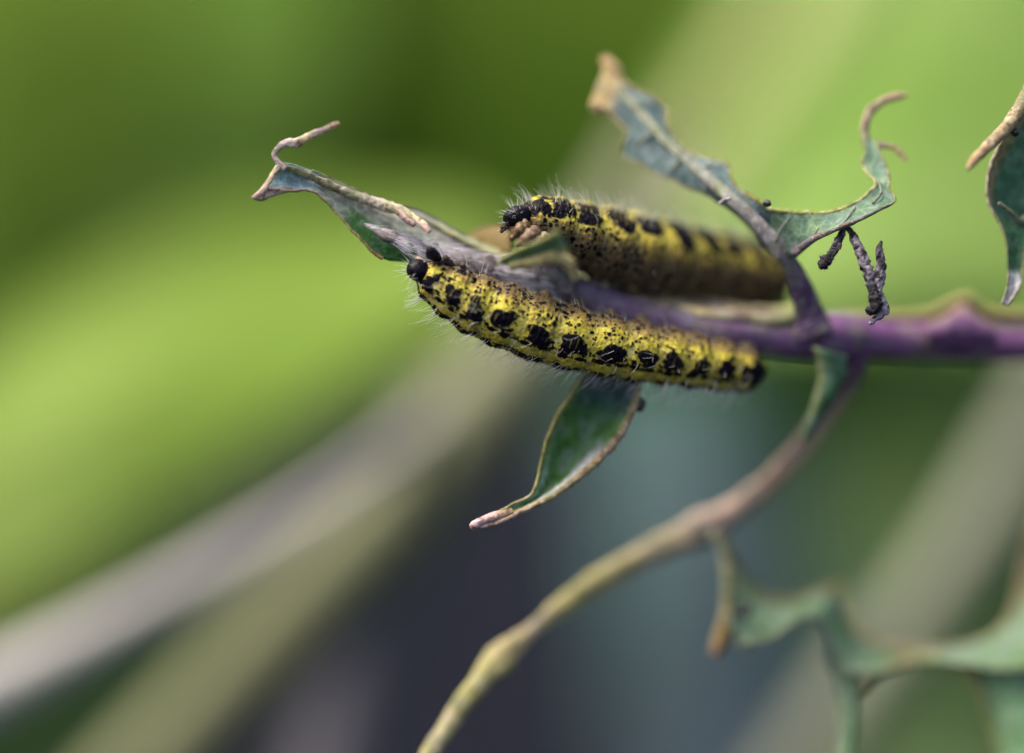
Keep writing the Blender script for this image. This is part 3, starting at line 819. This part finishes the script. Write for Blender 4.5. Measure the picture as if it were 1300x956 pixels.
def hairs(base, nrm, lean, lengths, radius=0.011, bend=0.5, seed=0, nseg=6):
    """many fine curved hairs as one mesh of three-sided tapering tubes"""
    r = np.random.default_rng(seed)
    n = len(base)
    d0 = nrm + lean * r.uniform(0.1, 0.6, (n, 1)) + r.normal(0, 0.14, (n, 3))
    d0 /= np.linalg.norm(d0, axis=1, keepdims=True)
    side = lean * r.uniform(0.2, 1.0, (n, 1)) + r.normal(0, 0.3, (n, 3)) + np.array([0, 0, -0.12])
    t = np.linspace(0, 1, nseg)
    C = base[:, None] + lengths[:, None, None] * (d0[:, None] * t[None, :, None] + side[:, None] * bend * (t ** 2)[None, :, None])
    T = np.gradient(C, axis=1)
    T /= np.linalg.norm(T, axis=2, keepdims=True)
    A = np.cross(T, np.array([0.3, 0.8, 0.52]))
    A /= np.linalg.norm(A, axis=2, keepdims=True)
    B = np.cross(T, A)
    rr = radius * (1 - 0.8 * t)[None, :, None]
    ring = []
    for k in range(3):
        a = k / 3 * 2 * np.pi
        ring.append(C + (A * math.cos(a) + B * math.sin(a)) * rr)
    V = np.stack(ring, 2).reshape(-1, 3)           # n, nseg, 3
    i = np.arange(n)[:, None, None] * nseg * 3
    j = np.arange(nseg - 1)[None, :, None] * 3
    k = np.arange(3)[None, None, :]
    a = i + j + k
    b = i + j + (k + 1) % 3
    F = np.stack([a, b, b + 3, a + 3], -1).reshape(-1, 4)
    return V, F


# ------------------------------------------------------------------ withered stalk caught on the leaf
wither = root('withered_stalk', P(1084, 288, 1.6), 'shrivelled black and grey stalk dangling from the torn leaf', 'dead stalk')


fuzz = []


def dead(pix, stops, seed, name='stalk_piece'):
    cc = curve(pix, 60)
    V, F, s = tube(cc, cc[:, 3] * MMPX * 0.8, 16, seed, 0.65, 1.6)
    ctr = np.repeat(cc[:, :3], 16, 0)
    pk = np.random.default_rng(seed).integers(0, len(ctr), 70)
    nn = V[:-2][pk] - ctr[pk]
    nn /= np.linalg.norm(nn, axis=1, keepdims=True)
    fuzz.append(hairs(V[:-2][pk], nn, nn * 0, np.random.default_rng(seed).uniform(0.12, 0.4, 70), 0.012, 0.4, seed, 4))
    n = fbm(V * 2.2, seed + 5, 4)
    c = lerp(ramp_col(stops, s), (0.012, 0.010, 0.014), sstep(0.48, 0.62, n))
    return add(name, V, F, M_DEAD, wither, c)


GD = (0.17, 0.14, 0.16)
dead([(1074, 284, 1.4, 4), (1066, 302, 0.6, 6), (1059, 318, 0.2, 6.5), (1052, 328, 0, 6)], [(0, (0.03, 0.025, 0.03)), (0.4, GD), (1, (0.02, 0.02, 0.02))], 3)
dead([(1056, 324, 0, 6), (1048, 331, -0.1, 10), (1043, 334, -0.1, 9), (1039, 334, -0.1, 4)], [(0, (0.01, 0.01, 0.012)), (1, (0.012, 0.01, 0.012))], 5, 'tip_bud')
dead([(1076, 288, 1.4, 4), (1084, 302, 0.6, 7), (1092, 322, 0.2, 8), (1100, 342, 0, 9), (1106, 358, 0, 9), (1112, 376, 0, 8)], [(0, (0.02, 0.02, 0.02)), (0.2, GD), (0.8, (0.22, 0.19, 0.2)), (1, (0.02, 0.02, 0.02))], 7)
dead([(1119, 306, 0.4, 2), (1116, 318, 0.3, 6), (1119, 334, 0.2, 7), (1117, 352, 0, 8), (1114, 372, 0, 9), (1120, 388, 0, 9), (1126, 398, 0, 6)], [(0, (0.01, 0.01, 0.01)), (0.2, (0.10, 0.08, 0.1)), (0.6, (0.2, 0.17, 0.19)), (1, (0.24, 0.22, 0.25))], 9)
dead([(1108, 362, -0.4, 6), (1110, 376, -0.5, 9), (1112, 388, -0.5, 9), (1108, 394, -0.4, 8), (1100, 394, -0.3, 5)], [(0, (0.012, 0.01, 0.012)), (1, (0.012, 0.01, 0.012))], 11)
dead([(1120, 390, 0, 7), (1118, 400, 0, 6), (1110, 406, 0, 4), (1104, 411, 0, 2.5)], [(0, (0.26, 0.24, 0.27)), (1, (0.2, 0.18, 0.22))], 13)

fv, ff, k0 = [], [], 0
for V, F in fuzz:
    fv.append(V)
    ff.append(F + k0)
    k0 += len(V)
add('fuzz', np.vstack(fv), np.vstack(ff), material('grey_fuzz', 0.6, 0.2, 0.0, tint=(0.10, 0.085, 0.10)), wither, kind='stuff')

# ------------------------------------------------------------------ caterpillars
def ellipsoid(center, ax, ay, az, ra, rb, rc, nu=36, nv=40, lump=0.08, freq=1.5, seed=0, groove=0.0):
    u = np.linspace(0, np.pi, nu)[:, None]
    v = (np.arange(nv) / nv * 2 * np.pi)[None, :]
    X, Y, Z = np.cos(u) + 0 * v, np.sin(u) * np.cos(v), np.sin(u) * np.sin(v)
    q = np.stack([X, Y, Z], -1).reshape(-1, 3)
    R = 1 + lump * 2 * (fbm(q * freq + 5, seed, 3) - 0.5)
    if groove:
        R = R - groove * np.exp(-(q[:, 2] / 0.14) ** 2) * sstep(-0.2, 0.5, q[:, 0])
    V = np.asarray(center) + (q[:, :1] * ax * ra + q[:, 1:2] * ay * rb + q[:, 2:] * az * rc) * R[:, None]
    return V, grid_faces(nu, nv, True)


YEL = np.array((0.375, 0.315, 0.034))
PALE = np.array((0.42, 0.40, 0.18))
BLK = np.array((0.004, 0.003, 0.006))


def caterpillar(axis, segx, dorsal, label, seed, head, legs, hair_n, hair_scale=1.0, spot=1.0, brown0=74, girth=1.0):
    r = np.random.default_rng(seed)
    NU, NV = 760, 260
    cc = curve(axis, NU)
    C = cc[:, :3]
    R0 = cc[:, 3] * girth * MMPX * (DIST + C[:, 1]) / DIST
    T = np.gradient(C, axis=0)
    for _ in range(12):                                                  # even the frame out along the body
        T[1:-1] = (T[:-2] + 2 * T[1:-1] + T[2:]) / 4
    T /= np.linalg.norm(T, axis=1, keepdims=True)
    Fv = np.array([0, -1.0, 0]) - T * (T @ np.array([0, -1.0, 0]))[:, None]
    Fv /= np.linalg.norm(Fv, axis=1, keepdims=True)
    Sv = np.cross(T, Fv)
    if Sv[NU // 2, 2] > 0:
        Sv = -Sv
    arc = np.concatenate([[0], np.cumsum(np.linalg.norm(np.diff(C, axis=0), axis=1))])
    ax_px = np.array([a[0] for a in axis], float)
    k = MMPX * (DIST + C[:, 1]) / DIST
    cpx = C[:, 0] / k + 650
    seg = np.interp(segx, cpx, arc)                                      # arc position of each segment's centre
    ns = len(seg)
    pos = np.interp(arc, np.concatenate([[0], seg, [arc[-1]]]), np.concatenate([[-0.8], np.arange(ns), [ns - 0.2]]))
    ang = np.arange(NV) / NV * 2 * np.pi
    th = (ang - rad(dorsal) + np.pi) % (2 * np.pi) - np.pi               # angle from the back
    TH = np.repeat(th[None, :], NU, 0)
    POS = np.repeat(pos[:, None], NV, 1)
    ARC = np.repeat(arc[:, None], NV, 1)
    TD = np.degrees(np.abs(TH))
    offs = Fv[:, None] * np.cos(ang)[None, :, None] + Sv[:, None] * np.sin(ang)[None, :, None]
    # base form: segments and their fine rings
    WOB = 3.0 * (fbm((C[:, None] + offs * R0[:, None, None]).reshape(-1, 3) * 0.7, seed + 31, 3).reshape(NU, NV) - 0.5) * 2
    bulge = 0.040 * np.cos(2 * np.pi * POS) + 0.0035 * np.cos(2 * np.pi * POS * 6 + 0.6 + WOB)
    bulge = bulge * (0.8 + 0.4 * sstep(30, 90, TD))
    Rr = R0[:, None] * (1 + bulge)
    base = C[:, None] + offs * Rr[..., None]
    flatb = base.reshape(-1, 3)
    nz = fbm(flatb * 1.4, seed, 4).reshape(NU, NV)
    nf = fbm(flatb * 4.5, seed + 9, 3).reshape(NU, NV)
    Rr = Rr + (nz - 0.5) * 0.24 + (nf - 0.5) * 0.17
    # colour by height on the flank
    c = lerp(PALE, YEL, sstep(0.25, 0.6, nz + 0.1))
    c = lerp(c, YEL * 0.95, sstep(55, 70, TD) * (1 - sstep(95, 110, TD)) * 0.7)
    brown = lerp((0.11, 0.075, 0.025), (0.24, 0.175, 0.035), nf)
    c = lerp(c, np.array((0.42, 0.35, 0.05)), 0.75 * sstep(48, 53, TD) * (1 - sstep(62, 68, TD)))
    c = lerp(c, brown, sstep(brown0, brown0 + 15, TD + 30 * (nz - 0.5)))
    c = lerp(c, (0.065, 0.045, 0.028), sstep(brown0 + 16, brown0 + 34, TD + 40 * (nz - 0.5)) * 0.85)
    grime = sstep(0.50, 0.72, fbm(flatb * 2.3, seed + 41, 4).reshape(NU, NV))
    c = lerp(c, (0.10, 0.075, 0.035), 0.75 * grime)
    c = lerp(c, (0.44, 0.36, 0.05), 0.5 * sstep(0.55, 0.7, fbm(flatb * 1.8, seed + 47, 3).reshape(NU, NV)) * (1 - sstep(75, 90, TD)))
    crease = np.clip(-np.cos(2 * np.pi * POS * 6 + 0.6 + WOB), 0, 1) ** 6
    c = lerp(c, (0.62, 0.58, 0.40), crease * 0.3 * sstep(0.48, 0.68, nf) * sstep(0.35, 0.6, nz) * (1 - sstep(80, 100, TD)))
    fold = np.clip(-np.cos(2 * np.pi * POS), 0, 1) ** 10
    c = lerp(c, np.asarray(c) * 0.8 + np.array((0.06, 0.06, 0.03)), fold * 0.8)
    # black marks: (arc, angle from back in deg, radius mm along, radius mm round, height)
    marks = []
    seglen = np.gradient(seg)
    for i in range(ns):
        L = seglen[i]
        rl = np.interp(seg[i], arc, R0)
        dpm = 57.3 / rl                                                  # degrees per mm round the body
        big = spot * (0.85 if i < 2 else 1.0)
        for sd in (-1, 1):
            nb = 6
            marks.append((seg[i] + r.uniform(-0.04, 0.04) * L, sd * 41, 0.28 * L * min(big, 1.15), 0.70 * big * rl / 2.8, 0.08))
            marks.append((seg[i] + r.uniform(-0.1, 0.1) * L, sd * 25, 0.36 * L, 0.13, 0.05))
            for q in range(nb):
                da = r.uniform(-0.24, 0.24) * L
                db = r.uniform(-0.75, 0.75) * big
                marks.append((seg[i] + da, sd * (41 + db * dpm), r.uniform(0.18, 0.27) * L * big, r.uniform(0.34, 0.56) * big, 0.07))
            for q in range(2):
                marks.append((seg[i] + (q - 0.5) * 0.5 * L + r.uniform(-0.08, 0.08) * L, sd * (15 + r.uniform(-2, 3)), 0.15 * L * spot, r.uniform(0.22, 0.36) * spot, 0.06))
            for q in range(3):
                marks.append((seg[i] + r.uniform(-0.5, 0.5) * L, sd * (24 + r.uniform(-4, 6)), r.uniform(0.1, 0.2), r.uniform(0.1, 0.2), 0.06))
            for q in range(5):
                marks.append((seg[i] + r.uniform(-0.5, 0.5) * L, sd * r.uniform(96, 122), r.uniform(0.14, 0.32), r.uniform(0.14, 0.32), 0.06))
            for q in range(4):
                marks.append((seg[i] + r.uniform(-0.5, 0.5) * L, sd * r.uniform(20, 33), r.uniform(0.12, 0.26), r.uniform(0.12, 0.22), 0.06))
            for q in range(4):
                marks.append((seg[i] + r.uniform(-0.5, 0.5) * L, sd * r.uniform(56, 92), r.uniform(0.12, 0.24), r.uniform(0.12, 0.26), 0.06))
            for q in range(2):
                marks.append((seg[i] + r.uniform(-0.4, 0.4) * L, sd * r.uniform(66, 76), r.uniform(0.13, 0.2), r.uniform(0.13, 0.22), 0.06))
    nd = 1900
    for q in range(nd):
        a_ = r.uniform(0.4, arc[-1] - 0.3)
        t_ = r.uniform(6, 175) * (1 if r.random() < 0.5 else -1)
        s_ = r.choice([0.06, 0.08, 0.10, 0.13, 0.17], p=[0.25, 0.3, 0.25, 0.13, 0.07]) * (1.2 if abs(t_) > 80 else 1.0)
        marks.append((a_, t_, s_, s_, 0.045))
    mask = np.full((NU, NV), -9.0)
    lift = np.zeros((NU, NV))
    ripple = (nf - 0.5) * 0.5 + (nz - 0.5) * 0.3
    thd = np.degrees(TH)
    for a_, t_, ra, rb, h in marks:
        i0, i1 = np.searchsorted(arc, [a_ - ra * 1.6, a_ + ra * 1.6])
        if i1 <= i0:
            continue
        rl = np.interp(a_, arc, R0)
        w = rb * 1.6 / rl * 57.3
        dth = (th * 57.2958 - t_ + 180) % 360 - 180
        J = np.nonzero(np.abs(dth) < w)[0]
        if not len(J):
            continue
        sl = np.ix_(np.arange(i0, i1), J)
        e = 1 - np.sqrt(((arc[i0:i1, None] - a_) / ra) ** 2 + ((dth[J] / 57.3 * rl)[None, :] / rb) ** 2)
        mask[sl] = np.maximum(mask[sl], e * (1.0 if ra > 0.3 else 0.8))
        lift[sl] = np.maximum(lift[sl], np.clip(e, 0, 1) ** 0.6 * h)
    m = sstep(0.0, 0.16, mask + ripple * 0.55)
    # yellow cracks along the rings split the large patches
    crack = crease * sstep(0.50, 0.62, nz) * sstep(25, 35, TD)
    m = m * (1 - 0.4 * crack)
    c = lerp(c, BLK, m)
    # dark mottled line each side of the yellow back stripe
    band = sstep(9, 12, TD) * (1 - sstep(19, 23, TD))
    c = lerp(c, BLK, band * 0.9 * sstep(0.44, 0.54, fbm(flatb * 2.6, seed + 71, 3).reshape(NU, NV)))
    # dark tail shield
    tail = sstep(ns - 1.02, ns - 0.88, POS + 0.15 * (nz - 0.5)) * (1 - sstep(70, 95, TD))
    c = lerp(c, BLK, tail)
    Rr = Rr + lift + m * (nf - 0.5) * 0.10
    # rounded ends
    e0 = np.clip(arc / (R0[0] * 1.2 + 0.3), 0, 1)
    e1 = np.clip((arc[-1] - arc) / (R0[-40] * 0.9), 0, 1)
    Rr = Rr * (np.sqrt(1 - (1 - e0) ** 2) * np.sqrt(1 - (1 - e1) ** 2))[:, None]
    Vb = (C[:, None] + offs * Rr[..., None]).reshape(-1, 3)
    rt = root('caterpillar', C[NU // 2], label, 'caterpillar')
    body = add('body', Vb, grid_faces(NU, NV, True), M_BODY, rt, c.reshape(-1, 3))
    # hairs from the dark tubercles
    pick = []
    while len(pick) < hair_n:
        i, j = r.integers(6, NU - 30), r.integers(0, NV)
        if -offs[i, j, 1] > 0.6 and r.random() < 0.75:
            continue
        if (m[i, j] > 0.3 or r.random() < 0.2) and (TD[i, j] < 62 or r.random() < 0.3):
            pick.append((i, j))
    pick = np.array(pick)
    bs = Vb.reshape(NU, NV, 3)[pick[:, 0], pick[:, 1]]
    nn = offs[pick[:, 0], pick[:, 1]]
    ln = r.uniform(0.5, 1.0, hair_n) * hair_scale * np.where(TD[pick[:, 0], pick[:, 1]] < 70, 1.75, 1.0)
    V, F = hairs(bs, nn, -T[pick[:, 0]], ln, 0.021, 0.55, seed)
    add('hair', V, F, M_HAIR, rt, kind='stuff')
    # head
    hp, hr, hang_ = head
    hc = P(*hp)
    f = -T[0]
    fa = f * math.cos(rad(hang_)) + (Fv[0] * math.cos(rad(dorsal)) + Sv[0] * math.sin(rad(dorsal))) * -math.sin(rad(hang_))
    dn = np.cross(fa, np.cross(Fv[0] * math.cos(rad(dorsal)) + Sv[0] * math.sin(rad(dorsal)), fa))
    dn /= np.linalg.norm(dn)
    sdv = np.cross(fa, dn)
    V, F = ellipsoid(hc, fa, dn, sdv, hr[0] * MMPX, hr[1] * MMPX, hr[1] * MMPX, 56, 64, 0.09, 2.2, seed, 0.10)
    hd = add('head', V, F, M_HEAD, rt, np.broadcast_to((0.004, 0.0035, 0.006), (len(V), 3)))
    # pale mouth plate under the head
    V, F = ellipsoid(hc + fa * hr[0] * MMPX * 0.42 - dn * hr[1] * MMPX * 0.72, fa, dn, sdv, hr[0] * MMPX * 0.55, hr[1] * MMPX * 0.42, hr[1] * MMPX * 0.6, 24, 28, 0.2, 2, seed + 3)
    add('mouth_plate', V, F, M_BODY, hd, lerp((0.20, 0.12, 0.05), (0.34, 0.25, 0.14), fbm(V * 2.5, 4)))
    # short bristles on the head
    q = r.normal(0, 1, (46, 3))
    q /= np.linalg.norm(q, axis=1, keepdims=True)
    q = q[(q @ f) > -0.3]
    V, F = hairs(hc + q * hr[1] * MMPX * 0.95, q, f * 0.2, r.uniform(0.6, 1.5, len(q)) * hair_scale, 0.02, 0.3, seed + 4)
    add('bristle', V, F, M_HAIR, hd, kind='stuff')
    # fleshy prolegs gripping the stem, a pair on each of four middle segments and the last
    up_ = Fv * math.cos(rad(dorsal)) + Sv * math.sin(rad(dorsal))
    for g in (4, 5, 6, 7, ns - 1):
        i = int(np.searchsorted(arc, seg[g]))
        for sd in (-1, 1):
            a_ = rad(dorsal + sd * 150)
            o_ = Fv[i] * math.cos(a_) + Sv[i] * math.sin(a_)
            p0 = C[i] + o_ * R0[i] * 0.80
            dr_ = o_ * 0.55 - up_[i] * 0.5
            pp = spline(np.stack([np.concatenate([p0 + dr_ * k_, [w_]]) for k_, w_ in ((0, 0.62), (0.35, 0.6), (0.75, 0.46), (0.95, 0.52), (1.1, 0.3))]), 24)
            V, F, s = tube(pp, pp[:, 3], 16, seed + g, 0.15, 2.0)
            add('proleg', V, F, M_BODY, rt, lerp((0.07, 0.055, 0.03), (0.17, 0.135, 0.06), mottle(V, 2, seed)))
    for pts, colr in legs:
        cl = curve(pts, 40)
        ring_ = 1 + 0.12 * np.cos(np.linspace(0, 1, len(cl)) * 2 * np.pi * 3)
        V, F, s = tube(cl, cl[:, 3] * MMPX * ring_, 16, seed + 6, 0.35, 1.8)
        cl_ = np.asarray(colr) * (0.5 + 1.0 * mottle(V, 2, 5))[:, None]
        if colr[0] > 0.072:
            cl_ = lerp(cl_, (0.36, 0.29, 0.20), 0.55 * sstep(0.56, 0.66, mottle(V, 3.5, 15)))
        add('leg', V, F, M_HEAD if colr[0] < 0.05 else M_BODY, rt, cl_)
    return rt


caterpillar([(530, 341, 0.6, 18), (546, 351, 0.5, 27), (566, 365, 0.5, 33), (600, 384, 0.9, 40), (650, 404, 1.3, 43), (700, 422, 1.9, 43), (760, 437, 2.8, 42), (820, 448, 3.9, 40), (880, 458, 5.1, 37), (925, 466, 6.2, 33), (950, 470, 6.8, 28), (972, 472, 7.4, 16)],
            [549, 573, 602, 637, 680, 723, 769, 810, 847, 879, 912, 944], 50,
            'front black-and-yellow caterpillar hanging under the stem, head beside the rolled leaf', 5,
            ((531, 343, -0.35), (16, 14), 14),
            [([(556, 330, 0.2, 5), (551, 324, -0.8, 7), (547, 319, -1.4, 7), (545, 314, -1.7, 3)], (0.014, 0.011, 0.014)),
             ([(572, 338, 0.6, 6), (568, 331, -0.3, 5), (565, 326, -0.8, 3)], (0.05, 0.035, 0.03)),
             ([(592, 348, 0.8, 6), (589, 341, 0, 5), (587, 335, -0.4, 3)], (0.07, 0.05, 0.04))], 460, 1.0, 1.0, 74, 0.95)
caterpillar([(654, 279, 1.4, 20), (667, 279, 1.6, 29), (690, 285, 2.2, 37), (736, 300, 4.0, 43), (790, 316, 6.4, 48), (840, 328, 8.8, 48), (890, 338, 11.2, 47), (940, 345, 13.4, 44), (975, 350, 15, 38), (1002, 355, 16.4, 20)],
            [672, 698, 730, 765, 802, 840, 877, 910, 940, 968, 990], -87,
            'rear black-and-yellow caterpillar upright on the stem, turned into the blur', 9,
            ((657, 275, 0.4), (18.5, 14.5), 18),
            [([(668, 286, -0.2, 8), (659, 293, -0.9, 7.5), (652, 300, -1.2, 5), (648, 305, -1.2, 2)], (0.075, 0.045, 0.020)),
             ([(680, 294, -0.6, 9), (671, 300, -1.2, 8), (662, 307, -1.4, 6), (655, 312, -1.4, 2.5)], (0.105, 0.072, 0.046)),
             ([(693, 302, -0.8, 9), (685, 309, -1.2, 8), (676, 317, -1.4, 5), (670, 322, -1.4, 2)], (0.080, 0.056, 0.030)),
             ([(646, 283, 0, 3), (640, 289, -0.3, 4), (636, 295, -0.4, 2)], (0.02, 0.012, 0.010))], 420, 1.0, 1.45, 62)

# ------------------------------------------------------------------ silk
silk = root('silk_web', P(600, 315, 2), 'grey silk webbing spun inside the rolled leaf above the front caterpillar', 'silk')
sa = [(462, 284, 0.9), (500, 296, 0.9), (545, 308, 1.6), (600, 322, 2.4), (650, 332, 2.8), (700, 338, 2.8), (730, 348, 3.4)]
sm = [(470, 292, 0.2), (505, 308, 0.1), (548, 322, 0.8), (600, 338, 1.8), (650, 348, 2.4), (700, 352, 2.4), (732, 362, 3.2)]
sb = [(492, 306, 0.5), (520, 324, 0.3), (556, 334, 0.9), (600, 352, 2.0), (650, 364, 2.8), (700, 374, 3.0), (735, 380, 3.8)]
M_PAD = material('silk_felt', 0.85, 0.05, 0.2, bump=((3, 0.6, 0.15), (14, 0.6, 0.05)), vary=((2, 0.25), (9, 0.3)), tmul=(1, 1, 1))
V, F, c, _, _ = loft([sa, sm, sb], 90, 20, 0.12, 0.25, 160, 0.38, 1.1, lambda s, t, V: lerp(lerp((0.095, 0.08, 0.08), (0.18, 0.155, 0.155), sstep(0.3, 0.7, fbm(V * 1.3, 61, 4))), (0.10, 0.13, 0.09), 0.8 * sstep(0.5, 0.62, fbm(V * 0.8, 67, 4))))
add('felt', V, F, M_PAD, silk, c)
ga, gm, gb = curve(sa, 200), curve(sm, 200), curve(sb, 200)
n = 1300
i = rng.integers(0, 170, n)
t = rng.uniform(-0.1, 1.05, n)[:, None]


def on_pad(i, t):
    i = np.clip(i, 0, 199)
    return np.where(t < 0.5, ga[i] * (1 - 2 * t) + gm[i] * 2 * t, gm[i] * (2 - 2 * t) + gb[i] * (2 * t - 1))


a0_ = on_pad(i, t)
a1_ = on_pad(i + rng.integers(5, 40, n), t + rng.normal(0, 0.18, (n, 1)))
mid_ = (a0_ + a1_) / 2 + np.stack([rng.normal(0, 0.1, n), -rng.uniform(0.1, 0.5, n), rng.normal(0.05, 0.12, n)], 1)
ts = np.linspace(0, 1, 7)[None, :, None]
Cc = a0_[:, None] * (1 - ts) ** 2 + 2 * mid_[:, None] * ts * (1 - ts) + a1_[:, None] * ts ** 2
Tt = np.gradient(Cc, axis=1)
Tt /= np.linalg.norm(Tt, axis=2, keepdims=True) + 1e-9
Aa = np.cross(Tt, np.array([0.2, 0.9, 0.35]))
Aa /= np.linalg.norm(Aa, axis=2, keepdims=True) + 1e-9
Bb = np.cross(Tt, Aa)
ring = np.stack([Cc + 0.012 * (Aa * math.cos(q) + Bb * math.sin(q)) for q in (0, 2.1, 4.2)], 2).reshape(-1, 3)
ii = np.arange(n)[:, None, None] * 21
jj = np.arange(6)[None, :, None] * 3
kk = np.arange(3)[None, None, :]
a_ = ii + jj + kk
b_ = ii + jj + (kk + 1) % 3
add('thread', ring, np.stack([a_, b_, b_ + 3, a_ + 3], -1).reshape(-1, 4), M_SILK, silk, kind='stuff')
